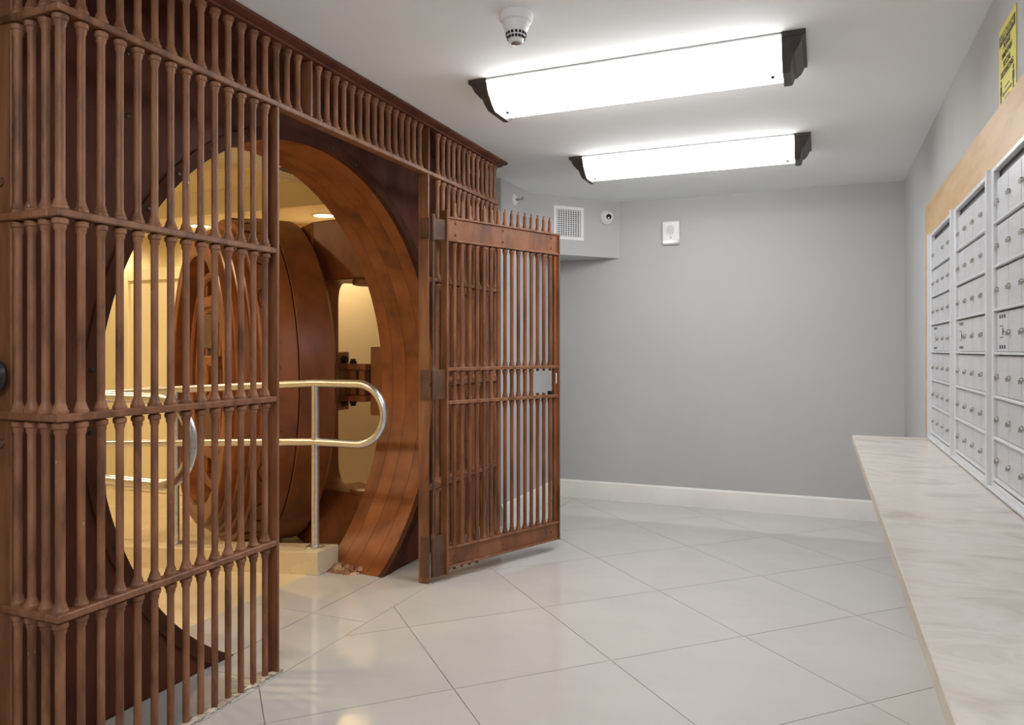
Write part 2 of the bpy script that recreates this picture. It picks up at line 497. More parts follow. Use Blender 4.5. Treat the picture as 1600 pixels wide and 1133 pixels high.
def arc_ring(x0, x1, ra0, ra1, rb, zmin=0.0, seg=160, yc=CY, zc=CZ):
    """ring section: inner radius ra0 at x0, ra1 at x1, outer radius rb"""
    a0 = -math.asin((zc - zmin) / max(ra0, ra1))
    vs, fs = [], []
    for k in range(seg + 1):
        a = a0 + (pi - 2 * a0) * k / seg
        for x, r in ((x0, ra0), (x1, ra1), (x1, rb), (x0, rb)):
            vs.append((x, yc + r * cos(a), max(zmin, zc + r * sin(a))))
    for k in range(seg):
        for i in range(4):
            j = (i + 1) % 4
            fs.append((k * 4 + i, k * 4 + j, k * 4 + 4 + j, k * 4 + 4 + i))
    fs += [(0, 1, 2, 3), tuple(seg * 4 + i for i in (3, 2, 1, 0))]
    return MB().add(vs, fs)


shift(arc_ring(XP - 0.02, XP + 0.008, R0, R0, 1.135)).build('rim_ring', M['ring'], vp, smooth=30)
bx = [XP - 0.018, XP - 0.10, XP - 0.20, XP - 0.29, -2.42]
for k in range(4):
    x0, x1 = bx[k] - (0.0012 if k else 0), bx[k + 1] + 0.0012
    r0 = R0 + 0.004 * k
    mbx = arc_ring(x0, x1, r0, r0 + 0.003, 1.16)
    shift(mbx).build('bore_ring', M['bore'], vp, smooth=30, bevel=0.0)
shift(arc_ring(XP - 0.02, -2.42, R0 + 0.014, R0 + 0.018, 1.15)).build('bore_liner', M['recess'], vp, smooth=30)
me = MB().lathe([(0.008, 0), (0.0075, 0.002), (0.004, 0.003)], 10, Matrix.Rotation(pi / 2, 4, 'Y')).mesh('bolt', M['black'])
for k in range(30):
    a = radians(-52 + k * (284 / 29.0))
    if CZ + 1.11 * sin(a) > 0.03:
        link('bolt', me, vp, (0.008, 1.11 * cos(a), CZ + 1.11 * sin(a)))
for y in (1.55, 1.72, 3.75):
    for z in (0.34, 1.9, 2.1):
        link('bolt', me, vp, (0.0, y - CY, z))
# broken concrete at the lower inner edge of the bore
mb = MB()
for k in range(90):
    y = random.uniform(3.175, 3.245); x = random.uniform(-2.41, -2.19)
    zz = max(0, CZ - math.sqrt(max(0, R0 * R0 - (y - CY) ** 2)))
    s = random.uniform(0.006, 0.013)
    mb.obox((x - XP, y - CY - 0.004, zz), (s, s * random.uniform(-.5, .5), 0), (-s * .4, s, s * .6), (0, -s * .15, s * .25))
o = mb.build('broken_mortar', M['rubble'], vp, smooth=0)
o['kind'] = 'stuff'
o['label'] = 'broken pale concrete at the foot of the bore'

# ------------------------------------------------------------------ round vault door, standing open in the lobby
DC = Vector((-3.581, 4.309, 0.943))
DK = 1.0667                               # the shapes below are drawn for a flange radius of 1.05; the door's is 1.12 m
PH = radians(-124)
vd = thing('vault_door', 'massive round brown vault door standing open behind the opening, bolt works on its left face', 'vault door', (DC.x, DC.y, LF), PH)
DZ = (DC.z - LF) / DK
vd.scale = (DK, DK, DK)
AX = Matrix.Translation((0, 0, DZ)) @ Matrix.Rotation(pi / 2, 4, 'Y')      # lathe axis along local +X


def dl(prof, name, mat, seg=96, cap=False, parent=vd):
    return MB().lathe([(r, x) for r, x in prof], seg, AX, cap).build(name, M[mat], parent, smooth=28)


dl([(0.0, 0.0), (1.02, 0.0), (1.05, 0.025), (1.05, 0.213), (1.046, 0.217), (0.0, 0.217)], 'flange', 'door')
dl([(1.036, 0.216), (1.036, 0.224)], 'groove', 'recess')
dl([(0.9, 0.222), (1.044, 0.222), (1.048, 0.226), (1.028, 0.408), (1.02, 0.415), (0.97, 0.415)], 'plug', 'door')
for k, (xa, ra) in enumerate(((0.415, 0.992), (0.452, 0.964), (0.488, 0.936), (0.522, 0.908))):
    xb = xa + (0.036 if k < 3 else 0.042)
    dl([(ra - 0.012, xa - 0.01), (ra, xa), (ra - 0.004, xb - 0.006), (ra - 0.012, xb), (ra - 0.05, xb)], 'plug_step', 'mech' if k != 1 else 'door')
dl([(0.862, 0.562), (0.80, 0.564), (0.788, 0.556), (0.782, 0.28)], 'face_ring', 'door')
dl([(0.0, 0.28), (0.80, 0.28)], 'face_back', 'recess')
dl([(0.70, 0.28), (0.70, 0.46), (0.69, 0.475), (0.655, 0.475), (0.645, 0.46), (0.645, 0.28)], 'bolt_ring', 'mech')
dl([(0.50, 0.28), (0.50, 0.46), (0.485, 0.47), (0.445, 0.47), (0.43, 0.46), (0.43, 0.28)], 'carrying_ring', 'mech')
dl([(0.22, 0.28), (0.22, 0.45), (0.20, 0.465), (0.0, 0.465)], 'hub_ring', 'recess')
dl([(0.10, 0.42), (0.10, 0.50), (0.07, 0.51), (0.0, 0.51)], 'hub', 'mech', 32)
# radial locking bolts and the round bolt ends round the plug
rm = MB().lathe([(0.024, 0.42), (0.024, 0.62), (0.034, 0.625), (0.034, 0.66), (0.024, 0.665), (0.024, 0.785)], 14).mesh('bolt_rod', M['mech'])
bm_ = MB().lathe([(0.082, 0.985), (0.082, 1.016), (0.076, 1.022), (0.0, 1.022)], 28).mesh('bolt_end', M['door'])
gm = MB().lathe([(0.087, 1.0), (0.089, 1.0195)], 28, cap=False).mesh('bolt_socket', M['recess'])
for k in range(20):
    a = 2 * pi * (k + 0.5) / 20
    rot = Matrix.Translation((0, 0, DZ)) @ Matrix.Rotation(a, 4, 'X')
    o = link('bolt_end', bm_, vd); o.matrix_local = rot @ Matrix.Translation((0.322, 0, 0.014))
    o = link('bolt_socket', gm, vd); o.matrix_local = rot @ Matrix.Translation((0.322, 0, 0.018))
    o = link('bolt_rod', rm, vd); o.matrix_local = rot @ Matrix.Translation((0.40, 0, 0))
for y in (-0.20, 0.20):
    MB().box(0.28, 0.455, y - 0.03, y + 0.03, DZ - 0.70, DZ + 0.70).build('tie_bar', M['mech'], vd, bevel=0.005)
for z in (-0.46, -0.1, 0.12, 0.5):
    MB().box(0.42, 0.49, -0.26, 0.26, DZ + z - 0.035, DZ + z + 0.035).build('cross_link', M['mech'], vd, bevel=0.006)
MB().box(0.28, 0.49, -0.15, 0.15, DZ + 0.20, DZ + 0.42).build('time_lock_case', M['iron'], vd, bevel=0.008)
MB().box(0.28, 0.48, -0.12, 0.12, DZ - 0.38, DZ - 0.18).build('lock_case', M['iron'], vd, bevel=0.008)
# crane hinge yoke behind the door: C shape, arms above and below
def rc(pts, r, n=6):
    """round the corners flagged with a radius"""
    out = []
    m = len(pts)
    for i, p in enumerate(pts):
        if len(p) == 2:
            out.append(p); continue
        p0, p1, p2 = Vector(pts[i - 1][:2]), Vector(p[:2]), Vector(pts[(i + 1) % m][:2])
        a, b = (p0 - p1).normalized(), (p2 - p1).normalized()
        rr = p[2]
        for k in range(n + 1):
            t = k / n
            q = p1 + a * rr * (1 - t) ** 2 + b * rr * t ** 2
            out.append((q.x, q.y))
    return out
yk = rc([(-0.3, -0.75), (0.0, -1.02), (0.565, -1.02), (0.565, -0.655), (0.40, -0.655, 0.15), (0.40, 0.615, 0.12), (0.565, 0.615), (0.565, 0.975), (0.0, 0.975), (-0.3, 0.6)], 0)
yo = MB().prism(yk, lambda q: (-0.24, q[0], DZ + q[1]), lambda q: (-0.005, q[0], DZ + q[1])).build('hinge_yoke', M['door'], vd, smooth=30, bevel=0.008)
T = lambda x, y, z: Matrix.Translation((x, y, z))
arm = [(-0.005, 0.54), (-0.195, 0.96), (-0.24, 0.985), (-0.34, 0.985), (-0.34, 0.54)]
for z0, z1, nm in ((0.612, 0.978, 'hinge_arm'), (-1.022, -0.652, 'hinge_arm')):
    MB().prism(arm, lambda q: (q[0], q[1], DZ + z0), lambda q: (q[0], q[1], DZ + z1)).build(nm, M['door'], yo, smooth=25, bevel=0.008)
MB().lathe([(0.06, 0), (0.085, 0.006), (0.085, 0.03), (0.07, 0.05)], 28, T(-0.245, 0.86, DZ + 0.575)).build('pivot_boss', M['door'], yo)
MB().lathe([(0.10, 0), (0.10, 0.022), (0.085, 0.03), (0.05, 0.032)], 28, T(-0.245, 0.86, DZ - 0.655)).build('pivot_boss', M['door'], yo)
# pressure bracket at mid height, bolted to the frame
pb = shift(MB().box(-2.785, -2.745, 3.80, 3.92, 0.775, 1.135).box(-2.745, -2.545, 3.80, 3.92, 1.026, 1.063).box(-2.745, -2.545, 3.80, 3.92, 0.833, 0.87)
           .box(-2.71, -2.63, 3.82, 3.90, 0.87, 1.026).box(-2.60, -2.56, 3.81, 3.91, 0.87, 1.026).box(-2.545, -2.432, 3.855, 3.97, 0.748, 1.167)).build('pressure_bracket', M['door'], vp, bevel=0.004)
hb = MB().lathe([(0.024, 0), (0.024, 0.014), (0.018, 0.018), (0.018, 0.03)], 6).mesh('bolt_head', M['recess'])
for x, z, ry in ((-2.67, 1.063, 0), (-2.67, 0.833, pi), (-2.745, 1.09, pi / 2), (-2.745, 0.82, pi / 2)):
    o = link('bolt_head', hb, pb, (x - XP, 3.855 - CY, z)); o.rotation_euler = (0, ry, 0)

# ------------------------------------------------------------------ handrails
def handrail(y, label, x0):
    t = thing('handrail', label, 'handrail', (x0, y, 0), 0, 'ramp handrails')
    ZT, ZB, r, sl = 0.975, 0.668, 0.0205, 0.055
    pts = [(-4.7 - x0, 0, ZT - sl * (4.7 - 2.45))]
    R = (ZT - ZB) / 2
    pts += [(-2.45 - x0, 0, ZT), (-2.18 - x0, 0, ZT)]
    for k in range(1, 20):
        a = pi / 2 - pi * k / 20
        pts.append((-2.18 - x0 + R * cos(a), 0, (ZT + ZB) / 2 + R * sin(a)))
    pts += [(-2.18 - x0, 0, ZB), (-2.45 - x0, 0, ZB), (-4.7 - x0, 0, ZB - sl * (4.7 - 2.45))]
    MB().tube(pts, r, 14).build('rail', M['steel'], t, smooth=60)
    for px in (-2.445 if y > 2.5 else -2.476, -3.42, -4.4):
        zt = ZT - max(0, sl * (-2.45 - px))
        zb = 0.12 - (1 / 12.3) * (-2.362 - px)
        MB().tube([(px - x0, 0, zb), (px - x0, 0, zt)], 0.0195, 14).build('post', M['steel'], t, smooth=60)
        MB().lathe([(0.047, 0), (0.047, 0.008), (0.04, 0.013), (0.024, 0.016)], 20, Matrix.Translation((px - x0, 0, zb))).build('base_flange', M['steel'], t)
    return t


handrail(3.19, 'brushed steel handrail with a looped end beside the bore, before the round vault door', -2.445)
handrail(1.96, 'brushed steel handrail whose looped end shows only through the near bar grille', -2.445)

# ------------------------------------------------------------------ bar cage in front of the vault
XC, Y0, DYB = -1.80, 1.31, 0.0583
RZ = (0.465, 0.975, 1.50, 2.022)
ZTOP = 2.243
BR = 0.0104
cage = thing('bar_cage', 'tall brown steel bar grille fixed in front of the vault wall with an open doorway', 'bar grille', (XC, Y0, 0))


def bar_profile(z0, z1, rails, top=True, r=BR, end=None, cs=1.0):
    """turned bar: crisp collars under and over every rail given as (low, high)"""
    p = []
    if not rails or rails[0][0] > z0 + 0.03:
        p.append((r, z0))
    elif rails[0][0] > z0:
        p += [(r * .8, z0)]
    for lo, hi in rails:
        if lo > z0 + 0.05:
            p += [(r, lo - 0.060), (r, lo - 0.036), (r + 0.0028 * cs, lo - 0.030), (r + 0.0034 * cs, lo - 0.020), (r + 0.0072 * cs, lo - 0.017), (r + 0.0076 * cs, lo - 0.006), (r * .8, lo + 0.001)]
        if hi < z1 - 0.03:
            p += [(r * .8, hi - 0.001), (r + 0.0084 * cs, hi), (r + 0.0084 * cs, hi + 0.008), (r + 0.0058 * cs, hi + 0.011), (r + 0.0042 * cs, hi + 0.018), (r + 0.0012 * cs, hi + 0.026), (r, hi + 0.030)]
            if hi < z1 - 0.09:
                p += [(r, hi + 0.056)]
    if end:
        p += end
    elif top:
        p += [(r, z1 - 0.055), (r, z1 - 0.030), (r + 0.003, z1 - 0.024), (r + 0.0034, z1 - 0.016), (r + 0.0074, z1 - 0.013), (r + 0.0076, z1)]
    else:
        p += [(r, z1)]
    return p


RL = [(z - 0.010, z + 0.010) for z in RZ]
full = MB().lathe(bar_profile(0.002, ZTOP, RL), 14).mesh('bar', M['bar'], 34)
short = MB().lathe(bar_profile(RZ[3], ZTOP, RL[3:]), 14).mesh('bar', M['bar'], 34)
corner = MB().lathe(bar_profile(0.002, ZTOP, RL, r=0.0122), 16).mesh('bar', M['bar'], 34)
for k in range(14):
    link('bar', full if k else corner, cage, (0, DYB * k, 0))
LJ, RJ = 2.112, 3.205                        # jamb positions
for y in [2.127, 2.184, 2.243] + [2.364 + 0.0563 * k for k in range(15)]:
    link('bar', short, cage, (0, y - Y0, 0))
YE = 4.045
for k in range(13):
    link('bar', full, cage, (0, 3.333 + (YE - 3.333) / 12 * k - Y0, 0))
for k in range(1, 4):
    link('bar', full, cage, (-0.054 * k, 0, 0))
    link('bar', full, cage, (-0.058 * k, YE - Y0, 0))
rm_ = dict(bevel=0.003)
hw = 0.021
for z in RZ[:3]:
    MB().box(-hw, hw, -hw, LJ - Y0 - 0.004, z - 0.010, z + 0.010).build('rail', M['post'], cage, **rm_)
    MB().box(-hw, hw, RJ - Y0 + 0.004, YE - Y0 + hw, z - 0.010, z + 0.010).build('rail', M['post'], cage, **rm_)
MB().box(-hw, hw, -hw, YE - Y0 + hw, RZ[3] - 0.010, RZ[3] + 0.010).build('rail', M['post'], cage, **rm_)
for z in RZ:
    for y in (0, YE - Y0):
        MB().box(XP - XC + 0.002, -hw, y - hw, y + hw, z - 0.010, z + 0.010).build('rail', M['post'], cage, **rm_)
        MB().lathe([(0.011, 0), (0.011, 0.008), (0.006, 0.012)], 10, Matrix.Translation((0.0, YE - Y0 + hw, z)) @ Matrix.Rotation(-pi / 2, 4, 'X')).build('bolt', M['iron'], cage)
# cornice against the ceiling
cp = [(-0.03, ZTOP), (0.030, ZTOP), (0.034, ZTOP + 0.006), (0.060, ZTOP + 0.010), (0.07, ZTOP + 0.014), (0.07, CEIL - 0.001), (-0.03, CEIL - 0.001)]
MB().prism(cp, lambda q: (q[0], -0.04, q[1]), lambda q: (q[0], YE - Y0 + 0.04, q[1])).build('cornice', M['plate'], cage)  # darker brown here puts the shadow under the ceiling into the colour
MB().box(XP - XC + 0.002, -0.03, 0.03, YE - Y0 - 0.03, ZTOP + 0.004, CEIL - 0.001).build('top_cover', M['plate'], cage, smooth=0)
for yy, sg in ((0, -1), (YE - Y0, 1)):
    MB().box(XP - XC + 0.002, -0.03, yy - 0.03, yy + 0.03, ZTOP, CEIL - 0.001).build('cornice', M['plate'], cage, bevel=0.003)
# flat jamb bars of the doorway, seen edge on
for y in (LJ, RJ):
    MB().box(-0.034, 0.022, y - Y0 - 0.006, y - Y0 + 0.006, 0.002, RZ[3] - 0.010).build('post', M['post'], cage, bevel=0.002)
for y in (2.302, 3.212):
    MB().box(-0.04, 0.02, y - Y0 - 0.006, y - Y0 + 0.006, RZ[3] + 0.010, ZTOP).build('post', M['post'], cage, bevel=0.002)
    MB().box(-0.034, -0.028, y - Y0, y - Y0 + 0.10, RZ[3] + 0.010, ZTOP).build('stiffener', M['plate'], cage, smooth=0)
# end stile of the near return, with bolts and a black knob
MB().box(XP - XC + 0.002, -0.172, -0.012, 0.004, 0.002, ZTOP).build('stile', M['post'], cage, bevel=0.002)
bo = MB().lathe([(0.013, 0), (0.012, 0.006), (0.006, 0.009)], 12, Matrix.Rotation(pi / 2, 4, 'X')).mesh('bolt', M['iron'])
for z in (0.90, 1.595):
    link('bolt', bo, cage, (-0.21, -0.012, z))
MB().lathe([(0.014, 0), (0.014, 0.012), (0.040, 0.016), (0.044, 0.024), (0.034, 0.032), (0.0, 0.034)], 28,
           Matrix.Translation((-0.2005, -0.012, 1.082)) @ Matrix.Rotation(pi / 2, 4, 'X')).build('knob', M['black'], cage)

# ------------------------------------------------------------------ the open gate
GA = math.atan2(0.759, 0.326)
gt = thing('bar_gate', 'brown steel bar gate with spiked top swung open into the room', 'gate', (-1.733, 3.286, 0), GA)
GL = 0.826
gz = dict(bot=0.07, bot2=0.157, m1=0.885, m2=1.052, top=1.70, top2=1.806)
NB = 15
xs = [0.062 + (GL - 0.062 - 0.058) * k / (NB - 1) for k in range(NB)]
gr = 0.0102
tip = [(gr, 1.882), (gr * 0.9, 1.886), (gr * 0.5, 1.887), (gr * 0.5, 1.903), (gr * 0.2, 1.905)]
GR = dict(b=(gz['bot'] - 0.008, gz['bot2'] + 0.008), m1=(gz['m1'] - 0.009, gz['m1'] + 0.009), m2=(gz['m2'] - 0.009, gz['m2'] + 0.009), t=(gz['top'] - 0.009, gz['top2'] + 0.008))
gb = lambda z0, z1, rails, end=None: MB().lathe(bar_profile(z0, z1, rails, False, gr, end, 0.6), 12).mesh('bar', M['gate'], 34)
gfirst = gb(0.045, 1.91, [GR['b'], GR['m1'], GR['m2'], GR['t']], tip)
gfull = gb(0.063, 1.91, [GR['b'], GR['m1'], GR['m2'], GR['t']], tip)
glow = gb(0.063, gz['m1'] + 0.022, [GR['b'], GR['m1']])
gup = gb(gz['m2'] - 0.022, 1.91, [GR['m2'], GR['t']], tip)
for k, x in enumerate(xs):
    if k < NB - 3:
        link('bar', gfirst if k < 4 else gfull, gt, (x, 0, 0))
    else:
        link('bar', glow, gt, (x, 0, 0))
        link('bar', gup, gt, (x, 0, 0))
G = lambda nm, mat, *b, **k: MB().box(*b).build(nm, M[mat], gt, **k)
G('rail', 'gate', 0.006, GL, -0.012, 0.012, gz['bot'], gz['bot2'], bevel=0.002)
G('rail', 'gate', 0.006, GL, -0.012, 0.012, gz['top'], gz['top2'], bevel=0.002)
for z in (gz['bot'] - 0.003, gz['bot2'] + 0.003, gz['top'] - 0.004, gz['top2'] + 0.003):
    G('rail_edge', 'post', 0.002, GL + 0.003, -0.021, 0.021, z - 0.005, z + 0.005, bevel=0.0015)
for z in (gz['m1'], gz['m2']):
    G('rail', 'post', 0.006, GL - 0.002, -0.018, 0.018, z - 0.009, z + 0.009, bevel=0.002)
MB().box(-0.003, 0.009, -0.022, 0.026, 0.03, 1.845).build('stile', M['gate'], gt, bevel=0.002)
MB().box(GL - 0.03, GL - 0.004, -0.010, 0.012, gz['bot'], gz['top2']).box(GL - 0.006, GL + 0.004, -0.024, 0.022, gz['bot'] - 0.01, gz['top2'] + 0.008).build('stile', M['gate'], gt, bevel=0.002)
G('strike_slot', 'alu_frame', GL - 0.020, GL - 0.012, -0.0125, -0.0095, 0.955, 1.015, smooth=0)
G('lock_stub', 'black', xs[-1] - 0.01, xs[-1] + 0.012, -0.012, 0.008, gz['m1'] + 0.009, gz['m1'] + 0.03, smooth=0)
sm = MB().lathe([(0.007, 0), (0.006, 0.004), (0.0, 0.006)], 8, Matrix.Rotation(pi / 2, 4, 'X')).mesh('screw', M['iron'])
for x in (0.06, GL * 0.47, GL - 0.06):
    for z in (gz['top'] + 0.025, gz['top2'] - 0.022):
        link('screw', sm, gt, (x, -0.012, z))
    link('screw', sm, gt, (x, -0.012, (gz['bot'] + gz['bot2']) / 2))
# hinges between jamb and gate: plates plus knuckle on a common rod
import mathutils
inv = Matrix.Rotation(-GA, 3, 'Z')
hp = inv @ Vector((-1.764 + 1.733, 3.225 - 3.286, 0))            # pin position in gate coordinates
jp = inv @ Vector((-1.777 + 1.733, 3.205 - 3.286, 0))
for z0, z1 in ((0.03, 0.235), (0.90, 1.055), (1.69, 1.80)):
    h = MB().lathe([(0.013, z0), (0.013, (z0 + z1) / 2 - 0.001), (0.0115, (z0 + z1) / 2), (0.013, (z0 + z1) / 2 + 0.001), (0.013, z1), (0.009, z1 + 0.006), (0.009, z1 + 0.018), (0.0, z1 + 0.02)], 14, Matrix.Translation((hp.x, hp.y, 0))).build('hinge', M['iron'], gt)
    a, b = Vector((hp.x, hp.y, 0)), Vector((0.0, -0.005, 0))
    mid, hd = (a + b) / 2, (b - a) / 2
    nrm = Vector((-hd.y, hd.x, 0)).normalized() * 0.003
    MB().obox((mid.x, mid.y, (z0 + z1) / 2), hd, nrm, (0, 0, (z1 - z0) / 2 - 0.004)).build('hinge_leaf', M['iron'], h, smooth=0)
    a = inv @ Vector((-1.770 + 1.733, 3.196 - 3.286, 0))
    b = inv @ Vector((-1.820 + 1.733, 3.196 - 3.286, 0))
    mid, hd = (a + b) / 2, (b - a) / 2
    nrm = Vector((-hd.y, hd.x, 0)).normalized() * 0.003
    MB().obox((mid.x, mid.y, (z0 + z1) / 2), hd, nrm, (0, 0, (z1 - z0) / 2 - 0.004)).build('hinge_leaf', M['iron'], h, smooth=0)
MB().tube([(hp.x, hp.y, 0.235), (hp.x, hp.y, 1.69)], 0.007, 10).build('hinge_rod', M['iron'], gt)

# ------------------------------------------------------------------ counter
ct = thing('counter', 'long cream marble counter running along the mailbox wall', 'counter', (0.32, 2.0, 0))
def csl(y0, y1):
    MB().box(0.143 - 0.32, XR - 0.001 - 0.32, y0 - 2, y1 - 2, 0.686, 0.72).build('slab', M['marble'], ct, smooth=0, bevel=0.002)
    MB().box(0.1422 - 0.32, 0.1432 - 0.32, y0 - 2 + 0.0005, y1 - 2 - 0.0005, 0.687, 0.7175).build('front_edge', M['marble_edge'], ct, smooth=0)
csl(3.201, 4.115)
csl(0.9, 3.1985)
csl(-1.4, 0.8975)
MB().box(0.42 - 0.32, XR - 0.001 - 0.32, -3.3, 2.05, 0.0, 0.686).build('base_panel', M['white'], ct, smooth=0)
for y in (-1.0, 0.4, 1.9, 3.4, 4.0):
    MB().prism([(0.42, 0.686), (0.20, 0.686), (0.20, 0.64), (0.42, 0.42)], lambda q: (q[0] - 0.32, y - 2.02, q[1]), lambda q: (q[0] - 0.32, y - 1.98, q[1])).build('bracket', M['white'], ct, smooth=0)

# ------------------------------------------------------------------ mailboxes and their maple surround
XF = 0.480
mp_ = thing('wood_surround', 'flat maple veneer board framing the mailbox banks', 'wood panel', (XR, 3.2, 0.72))
MB().box(-0.012, -0.001, 1.6 - 3.2, 4.37 - 3.2, 1.703 - 0.72, 1.885 - 0.72).build('top_board', M['maple'], mp_, smooth=0, bevel=0.001)
MB().box(-0.012, -0.001, 4.065 - 3.2, 4.37 - 3.2, 0.001, 1.703 - 0.72).build('side_board', M['maple'], mp_, smooth=0, bevel=0.001)
ROW = [1.668, 1.530, 1.398, 1.267, 1.137, 1.006, 0.882, 0.757]
lockm = MB().lathe([(0.0068, 0), (0.0068, 0.005), (0.0055, 0.0075), (0.0, 0.0075)], 12, Matrix.Rotation(-pi / 2, 4, 'Y')) \
    .box(-0.011, -0.002, -0.0022, 0.0022, -0.0105, 0.001).mesh('lock', M['chrome'], 40)
holem = MB().lathe([(0.006, 0), (0.006, 0.0012)], 12, Matrix.Rotation(-pi / 2, 4, 'Y')).mesh('hole', M['dark'])
slotm = MB().box(-0.0012, 0, -0.006, 0.006, -0.0013, 0.0013).mesh('slot', M['dark'], 0)
bigslot = MB().box(-0.0014, 0, -0.0025, 0.0025, -0.011, 0.011).mesh('slot', M['dark'], 0)
UW = 0.69
for u, (yc, lab) in enumerate(((3.715, 'farthest aluminium mailbox bank, next to the side board of the wooden surround'),
                               (3.025, 'middle aluminium mailbox bank, between the farthest bank and the one cut by the right edge'),
                               (2.335, 'nearest aluminium mailbox bank, cut by the right edge of the photo'))):
    mbk = thing('mailbox_bank', lab, 'mailboxes', (XR, yc, 0.722), 0, 'mailbox banks in the wall')
    hw_ = UW / 2 - 0.001
    y0, y1, zt, zb = -hw_, hw_, 1.702 - 0.722, 0.002
    xf = XF - XR
    MB().box(xf + 0.020, -0.002, y0, y1, zb, zt).build('cabinet', M['cabinet'], mbk, smooth=0)
    fr = 0.045
    for b in ((y0, y0 + fr, zb, zt), (y1 - fr, y1, zb, zt), (y0 + fr, y1 - fr, zt - 0.014, zt), (y0 + fr, y1 - fr, zb, 0.748 - 0.722)):
        MB().box(xf, xf + 0.018, *b).build('frame_member', M['alu_frame'], mbk, smooth=0, bevel=0.0015)
    MB().box(xf - 0.010, xf, y0, y1, zb, zb + 0.010).build('sill', M['alu_frame'], mbk, smooth=0, bevel=0.0015)
    for ya in (y0, y1 - 0.012):
        MB().box(xf - 0.012, xf + 0.004, ya, ya + 0.012, zb, zt).build('frame_lip', M['alu_frame'], mbk, smooth=0, bevel=0.001)
    dy0, dy1 = y0 + fr + 0.002, y1 - fr - 0.002
    dw = (dy1 - dy0) / 4
    dm = {}
    for r in range(7):
        za, zb2 = ROW[r + 1] - 0.722 + 0.007, ROW[r] - 0.722 - 0.0055
        h = round(zb2 - za, 4)
        MB().box(xf - 0.001, xf + 0.020, dy0 - 0.003, dy1 + 0.003, za - 0.0085, za - 0.0015).build('row_rail', M['alu_frame'], mbk, smooth=0, bevel=0.001)
        if h not in dm:
            dm[h] = MB().box(0, 0.012, 0.0012, dw - 0.0012, 0, h).mesh('mailbox_door', M['alu'], 0, bevel=0.0018)
        for c_ in range(4):
            ya = dy1 - dw * (c_ + 1)
            if r == 3 and c_ == 0:
                pnl = MB().box(0, 0.012, 0.0012, dw - 0.0012, 0, h).build('lock_panel', M['alu'], mbk, smooth=0, bevel=0.001)
                pnl.location = (xf + 0.009, ya, za)
                for hy in (0.025, 0.055, 0.085):
                    for hz in (0.014, h - 0.014):
                        link('hole', holem, pnl, (0, dw - 0.03 - hy + 0.01, hz))
                for sy, sz in ((0.05, 0.042), (0.075, 0.042), (0.05, h - 0.042), (0.075, h - 0.042), (0.095, h / 2)):
                    link('slot', slotm, pnl, (0, dw - sy, sz))
                link('slot', bigslot, pnl, (0, dw - 0.082, h / 2))
                continue
            d = link('mailbox_door', dm[h], mbk, (xf + 0.009, ya, za))
            if not (u == 0 and r == 0 and c_ == 1):
                link('lock', lockm, d, (0, dw - 0.018, h * 0.48))

# ------------------------------------------------------------------ yellow notice high on the right wall
sg = thing('notice', 'yellow distancing notice taped high on the wall above the wood panel', 'sign', (XR, 2.5785, 1.985))
MB().box(-0.0025, -0.0008, -0.108, 0.108, -0.11, 0.14).build('sheet', M['yellow'], sg, smooth=0)
MB().box(-0.0031, -0.0025, -0.098, 0.098, 0.087, 0.119).build('header_band', M['ink'], sg, smooth=0)


def text(body, y, z, size, mat, parent, squeeze=1.0, name='lettering'):
    c = bpy.data.curves.new(name, 'FONT')
    c.body = body
    c.size = size
    c.align_x = 'CENTER'
    c.align_y = 'CENTER'
    c.extrude = 0.0003
    c.offset = 0.0
    o = bpy.data.objects.new(name, c)
    COL.objects.link(o)
    bpy.context.view_layer.update()
    me = bpy.data.meshes.new_from_object(o.evaluated_get(bpy.context.evaluated_depsgraph_get()))
    bpy.data.objects.remove(o)
    # face -X: text x -> -Y, text y -> Z
    me.transform(Matrix(((0, 0, -1, 0), (-squeeze, 0, 0, 0), (0, 1, 0, 0), (0, 0, 0, 1))))
    me.materials.clear(); me.materials.append(mat)
    return link(name, me, parent, (-0.0034, y, z))


text('ATTENTION', 0, 0.103, 0.030, M['yellow'], sg, 1.02)
for k, (wd, sz) in enumerate((('PLEASE', 0.027), ('MAINTAIN', 0.027), ('SOCIAL', 0.027), ('DISTANCING', 0.027))):
    text(wd, 0, 0.072 - 0.0265 * k, sz, M['ink'], sg, 1.0)
for y in (0.078, -0.078):
    p = MB().lathe([(0.0075, 0), (0.0075, 0.0006)], 14, Matrix.Translation((-0.0025, y, -0.027)) @ Matrix.Rotation(-pi / 2, 4, 'Y'))
    p.build('figure_head', M['ink'], sg, smooth=0)
    MB().prism([(-0.011, -0.037), (0.011, -0.037), (0.012, -0.062), (0.007, -0.064), (0.006, -0.098), (0.001, -0.098), (0.0, -0.068), (-0.001, -0.098), (-0.006, -0.098), (-0.007, -0.064), (-0.012, -0.062)][::-1],
               lambda q: (-0.0031, y + q[0], q[1]), lambda q: (-0.0025, y + q[0], q[1])).build('figure', M['ink'], sg, smooth=0)
ar = [(-0.058, -0.07), (-0.044, -0.077), (-0.044, -0.072), (0.044, -0.072), (0.044, -0.077), (0.058, -0.07), (0.044, -0.063), (0.044, -0.068), (-0.044, -0.068), (-0.044, -0.063)]
MB().prism(ar, lambda q: (-0.0031, q[0], q[1]), lambda q: (-0.0025, q[0], q[1])).build('arrow', M['ink'], sg, smooth=0)
MB().box(-0.0031, -0.0025, -0.03, 0.03, -0.055, -0.052).build('rule_line', M['ink'], sg, smooth=0)
MB().box(-0.0031, -0.0025, -0.03, 0.03, -0.088, -0.085).build('rule_line', M['ink'], sg, smooth=0)

# ------------------------------------------------------------------ ceiling fluorescents
prof = [(-0.163, -0.007), (-0.150, -0.030), (-0.122, -0.068), (-0.085, -0.092), (-0.04, -0.102), (0.04, -0.102), (0.085, -0.092), (0.122, -0.068), (0.150, -0.030), (0.163, -0.007)]


